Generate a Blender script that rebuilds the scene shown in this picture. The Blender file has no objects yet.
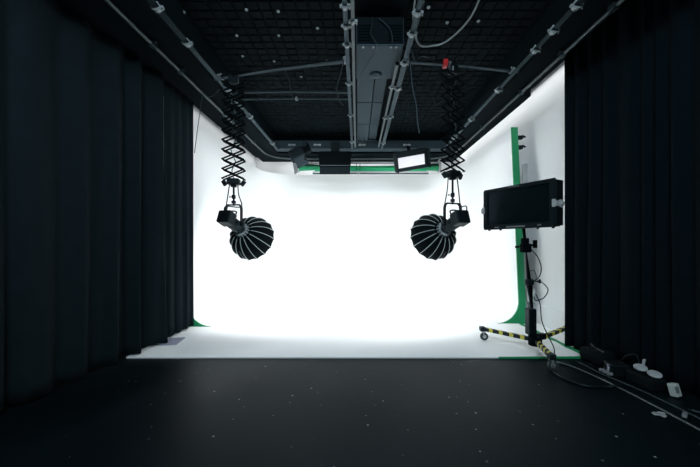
import bpy, bmesh, math, random
from mathutils import Vector, Matrix
random.seed(7)
C = bpy.context.scene.collection
S = bpy.context.scene
V = Vector
H = 1.1            # camera height; x right, y into the room, z up

# ------------------------------------------------------------------ materials
def mat(name, col, rough=0.6, metal=0.0, spec=0.5, noise=None, bump=None, emit=None, sheen=0.0):
    m = bpy.data.materials.new(name); m.use_nodes = True
    nt = m.node_tree; b = nt.nodes['Principled BSDF']
    b.inputs['Base Color'].default_value = (*col, 1)
    b.inputs['Roughness'].default_value = rough
    b.inputs['Metallic'].default_value = metal
    b.inputs['Specular IOR Level'].default_value = spec
    if max(col) < 0.06: b.inputs['Specular Tint'].default_value = (0.55, 0.85, 1.0, 1)
    if sheen: b.inputs['Sheen Weight'].default_value = sheen
    tc = nt.nodes.new('ShaderNodeTexCoord')
    if noise:                       # (scale, amount): tone variation of the material itself
        n = nt.nodes.new('ShaderNodeTexNoise'); n.inputs['Scale'].default_value = noise[0]; n.inputs['Detail'].default_value = 4
        nt.links.new(tc.outputs['Object'], n.inputs['Vector'])
        r = nt.nodes.new('ShaderNodeMapRange'); r.inputs['To Min'].default_value = 1 - noise[1]; r.inputs['To Max'].default_value = 1 + noise[1]
        nt.links.new(n.outputs['Fac'], r.inputs['Value'])
        mx = nt.nodes.new('ShaderNodeVectorMath'); mx.operation = 'SCALE'; mx.inputs[0].default_value = col
        nt.links.new(r.outputs['Result'], mx.inputs['Scale'])
        nt.links.new(mx.outputs[0], b.inputs['Base Color'])
    if bump:
        n2 = nt.nodes.new('ShaderNodeTexNoise'); n2.inputs['Scale'].default_value = bump[0]; n2.inputs['Detail'].default_value = 3
        nt.links.new(tc.outputs['Object'], n2.inputs['Vector'])
        bp = nt.nodes.new('ShaderNodeBump'); bp.inputs['Strength'].default_value = bump[1]; bp.inputs['Distance'].default_value = 0.01
        nt.links.new(n2.outputs['Fac'], bp.inputs['Height']); nt.links.new(bp.outputs['Normal'], b.inputs['Normal'])
    if emit:
        b.inputs['Emission Color'].default_value = (*emit[0], 1); b.inputs['Emission Strength'].default_value = emit[1]
    return m

M = {}
M['cove'] = mat('cove_white', (0.86, 0.875, 0.88), 0.75, noise=(1.5, 0.012), spec=0.2)
M['covefloor'] = mat('cove_floor_white', (0.88, 0.895, 0.90), 0.6, noise=(3, 0.04), spec=0.3)
M['wall'] = mat('wall_white', (0.84, 0.86, 0.87), 0.8, noise=(2, 0.03))
M['green'] = mat('chroma_green', (0.0, 0.24, 0.085), 0.65, noise=(6, 0.1))
M['greencloth'] = mat('chroma_green_cloth', (0.0, 0.24, 0.095), 0.7, noise=(8, 0.1))
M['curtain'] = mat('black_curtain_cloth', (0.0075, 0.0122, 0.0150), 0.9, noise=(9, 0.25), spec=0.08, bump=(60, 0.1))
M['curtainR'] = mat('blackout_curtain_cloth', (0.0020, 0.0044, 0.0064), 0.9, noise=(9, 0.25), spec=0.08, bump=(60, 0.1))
M['ceil'] = mat('ceiling_black', (0.0036, 0.0058, 0.0070), 0.9, noise=(4, 0.3), spec=0.12)
M['soffit'] = mat('soffit_black', (0.0020, 0.0044, 0.0060), 0.9, noise=(3, 0.2), spec=0.08)
M['duct'] = mat('duct_grey', (0.018, 0.029, 0.035), 0.65, noise=(4, 0.15))
M['beam'] = mat('beam_grey', (0.016, 0.0245, 0.029), 0.75, noise=(5, 0.15))
M['pipe'] = mat('dark_pipe', (0.018, 0.027, 0.032), 0.45, 0.3, noise=(10, 0.2))
M['pipelight'] = mat('grey_pipe', (0.065, 0.085, 0.093), 0.42, 0.5, noise=(10, 0.15))
M['clamp'] = mat('zinc_clamp', (0.24, 0.275, 0.285), 0.45, 0.4, noise=(30, 0.15))
M['blackmetal'] = mat('black_metal', (0.0025, 0.0034, 0.004), 0.55, 0.0, spec=0.2, noise=(20, 0.2))
M['blackplastic'] = mat('black_plastic', (0.0035, 0.0052, 0.0064), 0.5, spec=0.25, noise=(15, 0.15))
M['headgrey'] = mat('charcoal_housing', (0.009, 0.0135, 0.016), 0.4, 0.0, noise=(15, 0.1))
M['softbox'] = mat('softbox_cloth', (0.0022, 0.0036, 0.0044), 0.8, noise=(20, 0.2), spec=0.1)
M['rib'] = mat('grey_piping', (0.42, 0.46, 0.47), 0.5, noise=(30, 0.1))
M['diffuser'] = mat('lit_diffuser', (0.9, 0.9, 0.9), 0.8, emit=((0.97, 0.99, 1.0), 46.0))
M['ledface'] = mat('lit_panel_face', (0.3, 0.3, 0.31), 0.6, emit=((0.92, 0.92, 1.0), 0.62))
M['screen'] = mat('screen_glass', (0.0025, 0.006, 0.008), 0.22, noise=(1, 0.05), spec=0.35)
M['bezel'] = mat('monitor_black', (0.0045, 0.0068, 0.0078), 0.5, spec=0.25, noise=(20, 0.1))
M['chrome'] = mat('silver_metal', (0.62, 0.64, 0.65), 0.3, 0.8, noise=(20, 0.1))
M['yellow'] = mat('hazard_yellow', (0.62, 0.55, 0.08), 0.55, noise=(25, 0.15))
M['hazblack'] = mat('hazard_black', (0.005, 0.006, 0.007), 0.55, noise=(25, 0.15))
M['cable'] = mat('black_cable', (0.004, 0.005, 0.006), 0.5, spec=0.25, noise=(20, 0.2))
M['cablegrey'] = mat('grey_cable', (0.20, 0.22, 0.225), 0.5, noise=(20, 0.15))
M['darkcable'] = mat('dark_cable', (0.018, 0.025, 0.028), 0.5, noise=(20, 0.15))
M['floorcable'] = mat('floor_cable', (0.075, 0.095, 0.10), 0.4, noise=(20, 0.2))
M['palegrey'] = mat('pale_grey_plastic', (0.27, 0.29, 0.30), 0.5, noise=(15, 0.1))
M['midgrey'] = mat('mid_grey_rubber', (0.16, 0.175, 0.185), 0.6, noise=(15, 0.15))
M['white'] = mat('white_plastic', (0.42, 0.47, 0.455), 0.5, noise=(15, 0.08))
M['red'] = mat('red_plastic', (0.55, 0.015, 0.02), 0.45, noise=(20, 0.1))
M['matte'] = mat('matt_black_steel', (0.0022, 0.003, 0.0036), 0.8, spec=0.06, noise=(20, 0.2))
M['tread'] = mat('caster_rubber', (0.03, 0.035, 0.035), 0.6, noise=(20, 0.1))
M['bag'] = mat('black_nylon', (0.003, 0.0046, 0.0052), 0.8, spec=0.15, noise=(15, 0.3), bump=(30, 0.4))
M['post'] = mat('grey_post_paint', (0.32, 0.34, 0.35), 0.6, noise=(8, 0.15))
M['lilac'] = mat('lilac_grey_card', (0.30, 0.30, 0.40), 0.6, noise=(20, 0.2))

def floor_material():
    m = bpy.data.materials.new('black_studio_floor'); m.use_nodes = True
    nt = m.node_tree; b = nt.nodes['Principled BSDF']
    tc = nt.nodes.new('ShaderNodeTexCoord')
    n = nt.nodes.new('ShaderNodeTexNoise'); n.inputs['Scale'].default_value = 1.6; n.inputs['Detail'].default_value = 6
    nt.links.new(tc.outputs['Object'], n.inputs['Vector'])
    cr = nt.nodes.new('ShaderNodeValToRGB')
    cr.color_ramp.elements[0].color = (0.0010, 0.0032, 0.0046, 1); cr.color_ramp.elements[0].position = 0.3
    cr.color_ramp.elements[1].color = (0.0026, 0.0058, 0.0078, 1); cr.color_ramp.elements[1].position = 0.7
    nt.links.new(n.outputs['Fac'], cr.inputs['Fac'])
    # paint flecks: sparse cells, irregular size
    vo = nt.nodes.new('ShaderNodeTexVoronoi'); vo.inputs['Scale'].default_value = 17.0
    nt.links.new(tc.outputs['Object'], vo.inputs['Vector'])
    sp = nt.nodes.new('ShaderNodeSeparateColor'); nt.links.new(vo.outputs['Color'], sp.inputs['Color'])
    thr = nt.nodes.new('ShaderNodeMapRange'); thr.inputs['From Min'].default_value = 0.38; thr.inputs['From Max'].default_value = 1.0
    thr.inputs['To Min'].default_value = 0.0; thr.inputs['To Max'].default_value = 0.13
    nt.links.new(sp.outputs['Red'], thr.inputs['Value'])
    lt = nt.nodes.new('ShaderNodeMath'); lt.operation = 'LESS_THAN'
    nt.links.new(vo.outputs['Distance'], lt.inputs[0]); nt.links.new(thr.outputs['Result'], lt.inputs[1])
    mul = nt.nodes.new('ShaderNodeMath'); mul.operation = 'MULTIPLY'
    nt.links.new(lt.outputs[0], mul.inputs[0]); nt.links.new(sp.outputs['Green'], mul.inputs[1])
    mx = nt.nodes.new('ShaderNodeMix'); mx.data_type = 'RGBA'
    nt.links.new(mul.outputs[0], mx.inputs['Factor']); nt.links.new(cr.outputs['Color'], mx.inputs['A'])
    mx.inputs['B'].default_value = (0.24, 0.28, 0.29, 1)
    nt.links.new(mx.outputs['Result'], b.inputs['Base Color'])
    r = nt.nodes.new('ShaderNodeMapRange'); r.inputs['To Min'].default_value = 0.36; r.inputs['To Max'].default_value = 0.58
    nt.links.new(n.outputs['Fac'], r.inputs['Value']); nt.links.new(r.outputs['Result'], b.inputs['Roughness'])
    n2 = nt.nodes.new('ShaderNodeTexNoise'); n2.inputs['Scale'].default_value = 45
    nt.links.new(tc.outputs['Object'], n2.inputs['Vector'])
    bp = nt.nodes.new('ShaderNodeBump'); bp.inputs['Strength'].default_value = 0.12; bp.inputs['Distance'].default_value = 0.004
    nt.links.new(n2.outputs['Fac'], bp.inputs['Height']); nt.links.new(bp.outputs['Normal'], b.inputs['Normal'])
    b.inputs['Specular IOR Level'].default_value = 0.10; b.inputs['Specular Tint'].default_value = (0.45, 0.8, 1.0, 1)
    return m
M['floor'] = floor_material()

# ------------------------------------------------------------------ mesh helpers
def frame(d, up=V((0, 0, 1))):
    d = V(d).normalized()
    x = d.cross(up)
    if x.length < 1e-4: x = d.cross(V((0, 1, 0)))
    x.normalize(); y = x.cross(d).normalized()
    return x, y, d

def smooth_path(pts, n=6):
    pts = [V(p) for p in pts]
    if len(pts) < 3: return pts
    out = []
    P = [pts[0] * 2 - pts[1]] + pts + [pts[-1] * 2 - pts[-2]]
    for i in range(1, len(P) - 2):
        a, b, c, d = P[i - 1], P[i], P[i + 1], P[i + 2]
        for k in range(n):
            t = k / n
            out.append(0.5 * ((2 * b) + (c - a) * t + (2 * a - 5 * b + 4 * c - d) * t * t + (3 * b - a - 3 * c + d) * t ** 3))
    out.append(pts[-1])
    return out

class MB:
    def __init__(s): s.bm = bmesh.new(); s.mi = 0
    def face(s, vs):
        try:
            f = s.bm.faces.new(vs); f.material_index = s.mi; return f
        except ValueError: return None
    def box(s, c, size, rot=None, bevel=0.0):
        c = V(c); r = rot or Matrix.Identity(3)
        t = bmesh.new()
        bmesh.ops.create_cube(t, size=1)
        for v in t.verts: v.co = V((v.co.x * size[0], v.co.y * size[1], v.co.z * size[2]))
        if bevel: bmesh.ops.bevel(t, geom=t.edges[:], offset=bevel, segments=2, affect='EDGES', profile=0.5)
        mp = {}
        for v in t.verts: mp[v] = s.bm.verts.new(c + r @ v.co)
        for f in t.faces: s.face([mp[v] for v in f.verts])
        t.free(); return s
    def bx(s, x0, x1, y0, y1, z0, z1, bevel=0.0):
        return s.box(((x0 + x1) / 2, (y0 + y1) / 2, (z0 + z1) / 2), (abs(x1 - x0), abs(y1 - y0), abs(z1 - z0)), None, bevel)
    def bar(s, p0, p1, w, h, up=V((0, 0, 1)), bevel=0.0):
        p0, p1 = V(p0), V(p1); x, y, d = frame(p1 - p0, up)
        r = Matrix((x, d, y)).transposed()
        return s.box((p0 + p1) / 2, (w, (p1 - p0).length, h), r, bevel)
    def tube(s, pts, r, seg=8, cap=True):
        pts = [V(p) for p in pts]; rs = r if isinstance(r, (list, tuple)) else [r] * len(pts)
        rings = []; px = None
        for i, p in enumerate(pts):
            d = (pts[min(i + 1, len(pts) - 1)] - pts[max(i - 1, 0)])
            if d.length < 1e-9: d = V((0, 0, 1))
            d.normalize()
            if px is None: px, py, _ = frame(d)
            else:
                px = (px - d * px.dot(d)).normalized(); py = d.cross(px).normalized()
            rings.append([s.bm.verts.new(p + (px * math.cos(a) + py * math.sin(a)) * rs[i]) for a in [2 * math.pi * k / seg for k in range(seg)]])
        for a, b in zip(rings, rings[1:]):
            for k in range(seg): s.face([a[k], a[(k + 1) % seg], b[(k + 1) % seg], b[k]])
        if cap: s.face(rings[0][::-1]); s.face(rings[-1])
        return s
    def cyl(s, p0, p1, r0, r1=None, seg=16):
        return s.tube([p0, p1], [r0, r0 if r1 is None else r1], seg)
    def lathe(s, prof, o, d, seg=24, up=V((0, 0, 1)), scal=None):
        """prof: (t along axis, radius); optional scal(k) radius factor per angle index"""
        o = V(o); x, y, d = frame(d, up); rings = []
        for t, r in prof:
            rings.append([s.bm.verts.new(o + d * t + (x * math.cos(2 * math.pi * k / seg) + y * math.sin(2 * math.pi * k / seg)) * r * (scal(k, t) if scal else 1)) for k in range(seg)])
        for a, b in zip(rings, rings[1:]):
            for k in range(seg): s.face([a[k], a[(k + 1) % seg], b[(k + 1) % seg], b[k]])
        if prof[0][1] > 1e-5: s.face(rings[0][::-1])
        if prof[-1][1] > 1e-5: s.face(rings[-1])
        return s
    def build(s, name, material, parent=None, smooth=False, origin=None, bevel=0.0):
        bmesh.ops.recalc_face_normals(s.bm, faces=s.bm.faces[:])
        vs = [v.co for v in s.bm.verts]
        if parent is not None:
            p = parent
            while p.parent: p = p.parent
            org = p.location.copy()
        elif origin is not None: org = V(origin)
        else:
            mn = V([min(v[i] for v in vs) for i in range(3)]); mx = V([max(v[i] for v in vs) for i in range(3)])
            org = V(((mn.x + mx.x) / 2, (mn.y + mx.y) / 2, mn.z))
        for v in s.bm.verts: v.co -= org
        me = bpy.data.meshes.new(name); s.bm.to_mesh(me); s.bm.free()
        for m in (material if isinstance(material, (list, tuple)) else [material]): me.materials.append(m)
        if smooth:
            for p in me.polygons: p.use_smooth = True
            me.set_sharp_from_angle(angle=math.radians(40))
        o = bpy.data.objects.new(name, me); C.objects.link(o)
        if parent is not None: o.parent = parent
        else: o.location = org
        return o

def tag(o, label, cat, group=None, kind=None):
    o['label'] = label; o['category'] = cat
    if group: o['group'] = group
    if kind: o['kind'] = kind
    return o
def thing(name, loc, label, cat, group=None):
    o = bpy.data.objects.new(name, None); C.objects.link(o); o.location = loc; o.empty_display_size = 0.05
    return tag(o, label, cat, group)
def struct(mb, name, m, label, cat, smooth=False):
    o = mb.build(name, m, smooth=smooth); o['kind'] = 'structure'; o['label'] = label; o['category'] = cat
    return o

# ------------------------------------------------------------------ room shell
CZ = H + 2.2
struct(MB().bx(-2.6, 2.5, -1.5, 8.0, -0.1, 0), 'floor', M['floor'], 'matt black painted studio floor with pale paint flecks', 'floor')
cm = MB().bx(-2.6, 2.5, -1.5, 8.0, CZ, CZ + 0.1)
p = 0.115
ix = 0
for i in range(29):
    for j in range(44):
        x0 = -1.60 + i * p; y0 = 1.2 + j * p
        if -0.1 < x0 + p / 2 < 0.5: continue
        dz = 0.014 + random.uniform(-0.004, 0.004); g = 0.004; k = 0.011
        a = [cm.bm.verts.new((x, y, CZ)) for x, y in ((x0 + g, y0 + g), (x0 + p - g, y0 + g), (x0 + p - g, y0 + p - g), (x0 + g, y0 + p - g))]
        tx, ty = random.uniform(-.004, .004), random.uniform(-.004, .004)
        b = [cm.bm.verts.new((x, y, CZ - dz + q)) for x, y, q in ((x0 + k, y0 + k, tx), (x0 + p - k, y0 + k, ty), (x0 + p - k, y0 + p - k, -tx), (x0 + k, y0 + p - k, -ty))]
        cm.face(b)
        for q in range(4): cm.face([a[q], a[(q + 1) % 4], b[(q + 1) % 4], b[q]])
struct(cm, 'ceiling', M['ceil'], 'black ceiling covered in small square acoustic tiles', 'ceiling')
struct(MB().bx(-2.7, -2.6, -1.5, 8.0, 0, CZ), 'wall_left', M['wall'], 'white studio wall behind the cove on the left', 'wall')
struct(MB().bx(2.5, 2.6, -1.5, 8.0, 0, CZ), 'wall_right', M['wall'], 'white studio wall beyond the monitor stand', 'wall')
struct(MB().bx(-2.7, 2.6, 8.0, 8.1, 0, CZ), 'wall_back', M['wall'], 'white studio back wall seen above the cove', 'wall')
struct(MB().bx(2.475, 2.5, 3.2, 8.0, 0, 0.27), 'baseboard_right', M['wall'], 'tall white skirting along the right wall', 'baseboard')
# dropped soffit around three sides, dark boards with a fascia lip
SZ = H + 1.85
struct(MB().bx(-2.15, -1.63, -1.5, 7.1, SZ, CZ).bx(-2.6, -2.15, -1.5, 3.9, SZ, CZ), 'trim_1', M['soffit'], 'black boxed-in soffit along the left of the ceiling', 'soffit')
sr = MB().bx(1.77, 2.06, -1.5, 3.92, SZ, CZ); sr.bx(1.77, 2.19, 3.92, 7.1, SZ, CZ)
struct(sr, 'trim_2', M['soffit'], 'black stepped soffit along the right of the ceiling', 'soffit')
sb = MB().bx(-1.63, 1.77, 6.42, 7.1, SZ, CZ)
struct(sb, 'trim_3', M['soffit'], 'black soffit across the back above the cove', 'soffit')
bb = MB().bx(-1.63, 1.77, 6.12, 6.34, H + 1.86, H + 2.02, 0.008)
bo = struct(bb, 'trim_4', M['beam'], 'dark grey steel beam across the back of the ceiling', 'beam')
for x in (-1.28, -0.78, 0.10, 0.98):
    m = MB()
    for dx in (-0.045, 0.045):
        m.box((x + dx, 6.115, H + 1.93), (0.05, 0.02, 0.035), None, 0.004); m.cyl((x + dx, 6.11, H + 1.93), (x + dx, 6.09, H + 1.93), 0.009)
    m.bx(x - 0.07, x + 0.07, 6.105, 6.12, H + 1.92, H + 1.94)
    m.build('bolt_plate', M['clamp'], bo)

# ------------------------------------------------------------------ infinity cove
cy = thing('cyclorama', (0, 5.0, 0), 'seamless white infinity cove filling the back of the studio, green front edges', 'cyclorama')
W, YB, YF, TOP, R, PR, T = 2.2, 7.5, 4.22, H + 1.65, 0.30, 0.65, 0.09
path = []                       # (x, y, inward normal)
YL = 4.06
for k in range(9): path.append((-W, YL + (YB - PR - YL) * k / 8, 1, 0))
for k in range(1, 12):
    a = math.pi / 2 * k / 12
    path.append((-W + PR - PR * math.cos(a), YB - PR + PR * math.sin(a), math.cos(a), -math.sin(a)))
for k in range(9): path.append((-W + PR + (2 * W - 2 * PR) * k / 8, YB, 0, -1))
for k in range(1, 12):
    a = math.pi / 2 * k / 12
    path.append((W - PR + PR * math.sin(a), YB - PR + PR * math.cos(a), -math.sin(a), -math.cos(a)))
for k in range(9): path.append((W, YB - PR + (YF - YB + PR) * k / 8, -1, 0))
FZ = 0.014
prof = [(R - R * math.sin(a), FZ + R - R * math.cos(a)) for a in [math.pi / 2 * k / 10 for k in range(11)]]
prof += [(0, FZ + R + (TOP - FZ - R) * k / 6) for k in range(1, 7)]
inner_prof = list(prof)
full = prof + [(-T, TOP), (-T, 0.0), (R, 0.0)]
def shear(y, z, i):             # the front ends lean back a little towards the top
    e = min(1, max(0, (4.9 - y) / 0.7)) if i > len(path) / 2 else 0
    return y + 0.24 * z / TOP * e
mb = MB(); rings = []
for i, (x, y, nx, ny) in enumerate(path):
    rings.append([mb.bm.verts.new((x + nx * d, shear(y + ny * d, z, i), z)) for d, z in full])
n = len(full)
for a, b in zip(rings, rings[1:]):
    for k in range(n): mb.face([a[k], a[(k + 1) % n], b[(k + 1) % n], b[k]])
mb.build('curved_wall', M['cove'], cy, smooth=True)
for sgn, idx in ((-1, 0), (1, -1)):
    x, y, nx, ny = path[idx]
    m = MB()
    pts = [(x + nx * d, shear(y + ny * d, z, 0 if sgn < 0 else 99) - 0.001, z) for d, z in full]
    f = [m.bm.verts.new(q) for q in pts]; b = [m.bm.verts.new((q[0], q[1] - 0.02, q[2])) for q in pts]
    # filled as a strip (wall part) so the concave arc stays clean
    def strip(vs, flip):
        k = 10
        inner = vs[:k + 7]; outT, outB, footB = vs[k + 7], vs[k + 8], vs[k + 9]
        m.face([inner[-1], outT, outB, inner[k]] if not flip else [inner[k], outB, outT, inner[-1]])
        for q in range(k): m.face([inner[q], inner[q + 1], outB]) if not flip else m.face([outB, inner[q + 1], inner[q]])
        m.face([inner[0], outB, footB] if not flip else [footB, outB, inner[0]])
    strip(f, False); strip(b, True)
    for k in range(n): m.face([f[k], f[(k + 1) % n], b[(k + 1) % n], b[k]])
    e = m.build('end_edge', M['green'], cy); e['label'] = 'chroma green painted edge'
m = MB()
m.bx(-W + R - 0.01, W - R + 0.01, YF, YB - R + 0.01, 0.001, FZ)
m.bx(-W, W, 2.965, YF, 0.001, FZ)
# torn, slightly uneven front lip
prev = None
m.build('cove_floor', M['covefloor'], cy)
m = MB().bx(W, 2.47, 3.28, 7.4, 0.001, 0.008); m.build('floor_apron', M['covefloor'], cy)
m = MB()
rows = []
for k in range(15):
    y = 2.97 + k * (4.22 - 2.97) / 14
    w0 = 0.022 + random.uniform(-0.012, 0.012)
    rows.append((W - w0, W + 0.035 + random.uniform(-0.01, 0.01), y))
vs = [[m.bm.verts.new((a, y, FZ + 0.002)), m.bm.verts.new((b, y, FZ + 0.002)), m.bm.verts.new((b, y, 0.002)), m.bm.verts.new((a, y, 0.002))] for a, b, y in rows]
for a, b in zip(vs, vs[1:]):
    for k in range(4): m.face([a[k], a[(k + 1) % 4], b[(k + 1) % 4], b[k]])
m.face(vs[0]); m.face(vs[-1][::-1])
e = m.build('floor_stripe', M['green'], cy); e['label'] = 'green painted strip along the floor edge'
m = MB()
prev = None
for k in range(22):
    x = 1.35 + k * 0.80 / 21
    w0 = 0.001 + 0.014 * (k / 21) ** 1.2 * random.uniform(0.5, 1.2)
    cur = [m.bm.verts.new((x, 2.952, FZ + 0.002)), m.bm.verts.new((x, 2.967 + w0, FZ + 0.002)), m.bm.verts.new((x, 2.967 + w0, 0.002)), m.bm.verts.new((x, 2.952, 0.002))]
    if prev:
        for q in range(4): m.face([prev[q], prev[(q + 1) % 4], cur[(q + 1) % 4], cur[q]])
    else: m.face(cur[::-1])
    prev = cur
m.face(prev)
e = m.build('front_stripe', M['green'], cy); e['label'] = 'thin green strip on the front lip'

# ------------------------------------------------------------------ curtains
def curtain(name, pathpts, z0f, z1, seed, amp, wave, label, mtl, n=None):
    rnd = random.Random(seed)
    P = smooth_path([(x, y, 0) for x, y in pathpts], 10)
    # arc length resample
    L = [0]
    for a, b in zip(P, P[1:]): L.append(L[-1] + (b - a).length)
    tot = L[-1]; N = n or int(tot / 0.018)
    def at(s):
        for i in range(len(L) - 1):
            if L[i + 1] >= s:
                t = (s - L[i]) / max(1e-9, L[i + 1] - L[i]); return P[i].lerp(P[i + 1], t), (P[i + 1] - P[i]).normalized()
        return P[-1], (P[-1] - P[-2]).normalized()
    # irregular phase: folds of varying width
    ph = [0]; w = wave
    for i in range(N):
        if i % 14 == 0: w = wave * rnd.uniform(0.65, 1.5)
        ph.append(ph[-1] + 2 * math.pi * (tot / N) / w)
    ampv = [amp * (0.6 + 0.6 * (0.5 + 0.5 * math.sin(i * 0.045 + seed))) for i in range(N + 1)]
    NZ = 26
    mb = MB(); grid = []
    for i in range(N + 1):
        s = tot * i / N; c, t = at(min(s, tot - 1e-6)); nrm = V((-t.y, t.x, 0))
        z0 = z0f(s / tot, i)
        col = []
        for j in range(NZ + 1):
            u = j / NZ; z = z0 + (z1 - z0) * u
            a = ampv[i] * (1.0 - 0.45 * u)
            dph = 0.5 * math.sin(3.0 * (1 - u) + ph[i] * 0.13) * (1 - u)
            d = a * (math.sin(ph[i] + dph) + 0.28 * math.sin(2.3 * ph[i] + 1.0 + 0.8 * (1 - u)) * (1 - 0.5 * u) + 0.10 * math.sin(0.31 * ph[i]))
            sh = 0.018 * math.cos(ph[i] * 0.9 + dph) * (1 - u)
            col.append(mb.bm.verts.new(c + nrm * d + t * sh + V((0, 0, z))))
        grid.append(col)
    for a, b in zip(grid, grid[1:]):
        for j in range(NZ): mb.face([a[j], b[j], b[j + 1], a[j + 1]])
    o = mb.build(name, mtl, smooth=True)
    so = o.modifiers.new('thick', 'SOLIDIFY'); so.thickness = 0.005; so.offset = 0
    tag(o, label, 'curtain', 'black curtains')
    return o
def hemA(t, i): return 0.012 + 0.018 * (0.5 + 0.5 * math.sin(i * 0.09)) + 0.03 * max(0, t - 0.75)
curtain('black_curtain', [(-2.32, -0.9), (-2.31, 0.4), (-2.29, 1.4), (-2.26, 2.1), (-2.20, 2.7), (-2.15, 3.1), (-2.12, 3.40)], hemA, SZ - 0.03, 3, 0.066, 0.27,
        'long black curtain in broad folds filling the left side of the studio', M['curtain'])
curtain('black_curtain', [(-2.145, 3.46), (-2.135, 3.62), (-2.13, 3.82), (-2.125, 4.02)], lambda t, i: 0.035, SZ - 0.03, 11, 0.026, 0.14,
        'narrow black curtain panel at the far end of the left curtain, beside the white cove', M['curtain'])
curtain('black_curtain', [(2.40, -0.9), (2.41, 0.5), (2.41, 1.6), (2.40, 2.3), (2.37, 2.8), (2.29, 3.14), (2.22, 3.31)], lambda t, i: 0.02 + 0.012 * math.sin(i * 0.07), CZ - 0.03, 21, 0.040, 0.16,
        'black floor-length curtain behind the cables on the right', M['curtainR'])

# curtain track: U-shaped pipe under the soffit
tr = thing('curtain_track', (0, 6.66, SZ - 0.03), 'dark U-shaped curtain track hung below the black soffit', 'curtain track')
TX0, TX1, TY = -1.87, 1.98, 6.70
pts = [(TX0, -1.3, 0), (TX0, 2, 0), (TX0, TY - 0.5, 0)]
for k in range(1, 9):
    a = math.pi / 2 * k / 9; pts.append((TX0 + 0.5 - 0.5 * math.cos(a), TY - 0.5 + 0.5 * math.sin(a), 0))
pts += [(TX0 + 0.5, TY, 0), (TX1 - 0.5, TY, 0)]
for k in range(1, 9):
    a = math.pi / 2 * k / 9; pts.append((TX1 - 0.5 + 0.5 * math.sin(a), TY - 0.5 + 0.5 * math.cos(a), 0))
pts += [(TX1, TY - 0.5, 0), (TX1, -1.3, 0)]
MB().tube([(x, y, SZ - 0.035) for x, y, z in pts], 0.017, 10).build('rail', M['pipelight'], tr, smooth=True)
for x, y in [(TX0, 2.25), (TX0, 2.85), (TX0, 3.3), (TX0, 4.4), (TX0, 5.6), (TX1, 2.4), (TX1, 3.0), (TX1, 3.75), (TX1, 4.9), (-0.9, TY), (0.35, TY), (0.95, TY)]:
    m = MB().box((x, y, SZ - 0.03), (0.055, 0.07, 0.05), None, 0.008); m.bx(x - 0.035, x + 0.035, y - 0.02, y + 0.02, SZ - 0.012, SZ)
    m.build('track_bracket', M['pipe'], tr)

# ------------------------------------------------------------------ ceiling pipes
PZ = H + 1.83
def clampmb(c, axis, r):
    m = MB(); a = V(axis).normalized(); side = a.cross(V((0, 0, 1)))
    m.lathe([(-0.016, r + 0.002), (-0.016, r + 0.007), (0.016, r + 0.007), (0.016, r + 0.002)], c, a, 14)
    m.box(V(c) + side * (r + 0.014), (0.024, 0.028, 0.022), None, 0.004)
    m.cyl(V(c) + side * (r + 0.018) - V((0, 0, 0.026)), V(c) + side * (r + 0.018) + V((0, 0, 0.016)), 0.005, seg=8)
    m.box(V(c) - side * (r + 0.012), (0.018, 0.022, 0.018), None, 0.003)
    m.cyl(V(c), V((c[0], c[1], c[2] + r + 0.02)), 0.007, seg=8)
    return m
def pipe(p0, p1, r, label, clamps, mtl='pipe', group='pipes of the ceiling grid', drop=None):
    p0, p1 = V(p0), V(p1)
    t = thing('ceiling_pipe', (p0 + p1) / 2, label, 'pipe', group)
    MB().cyl(p0, p1, r, seg=14).build('tube', M[mtl], t, smooth=True)
    for q in clamps:
        c = p0.lerp(p1, (q - p0.y) / (p1.y - p0.y)) if abs(p1.y - p0.y) > abs(p1.x - p0.x) else p0.lerp(p1, (q - p0.x) / (p1.x - p0.x))
        clampmb(c, p1 - p0, r).build('clamp', M['clamp'], t)
    for q in (p0, p1):
        d = (p1 - p0).normalized() * (0.006 if q is p0 else -0.006)
        MB().cyl(q, q + d, r + 0.004, seg=14).build('end_cap', M['blackmetal'], t)
    return t
pipe((-1.555, 0.6, PZ), (-1.555, 6.1, PZ), 0.026, 'dark grey ceiling pipe with silver clamps running along the left soffit', [2.15, 2.42, 2.85, 3.72, 4.5, 5.7])
pipe((1.69, 0.6, PZ), (1.69, 6.1, PZ), 0.026, 'dark grey ceiling pipe with silver clamps running along the right soffit', [2.4, 2.68, 2.95, 3.72, 4.6, 5.4])
CP = H + 1.85
pipe((-0.095, 0.6, CP), (-0.095, 6.1, CP), 0.02, 'grey ceiling pipe left of the air conditioner, outer one of its pair', [2.43, 2.65, 2.9, 3.6, 4.5, 5.7], 'pipe')
pipe((-0.035, 0.6, CP), (-0.035, 6.0, CP), 0.015, 'paler thin ceiling pipe touching the left edge of the air conditioner', [2.6], 'pipelight')
pipe((0.415, 3.2, CP), (0.415, 6.0, CP), 0.015, 'paler thin ceiling pipe right of the duct, ending at the back beam', [3.7, 4.6], 'pipelight')
pipe((0.485, 0.6, CP), (0.485, 6.1, CP), 0.022, 'grey ceiling pipe right of the air conditioner with cables tied along it', [2.5, 2.75, 3.2, 3.72, 4.55, 5.75], 'pipe')
XZ = PZ + 0.055
pipe((-1.72, 3.58, XZ), (-0.07, 3.20, XZ), 0.027, 'slanting cross pipe that carries the left studio light', [-1.55, -0.12])
pipe((0.46, 3.22, XZ), (1.80, 3.42, XZ), 0.024, 'slanting cross pipe that carries the right studio light', [0.52, 1.69])
pipe((-1.55, 3.93, XZ + 0.02), (-0.07, 3.93, XZ + 0.02), 0.017, 'thin level cross pipe left of the duct, nearer of its pair', [])
pipe((-1.55, 4.12, XZ + 0.02), (-0.07, 4.12, XZ + 0.02), 0.014, 'thin level cross pipe left of the duct, farther of its pair', [-0.8])
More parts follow.
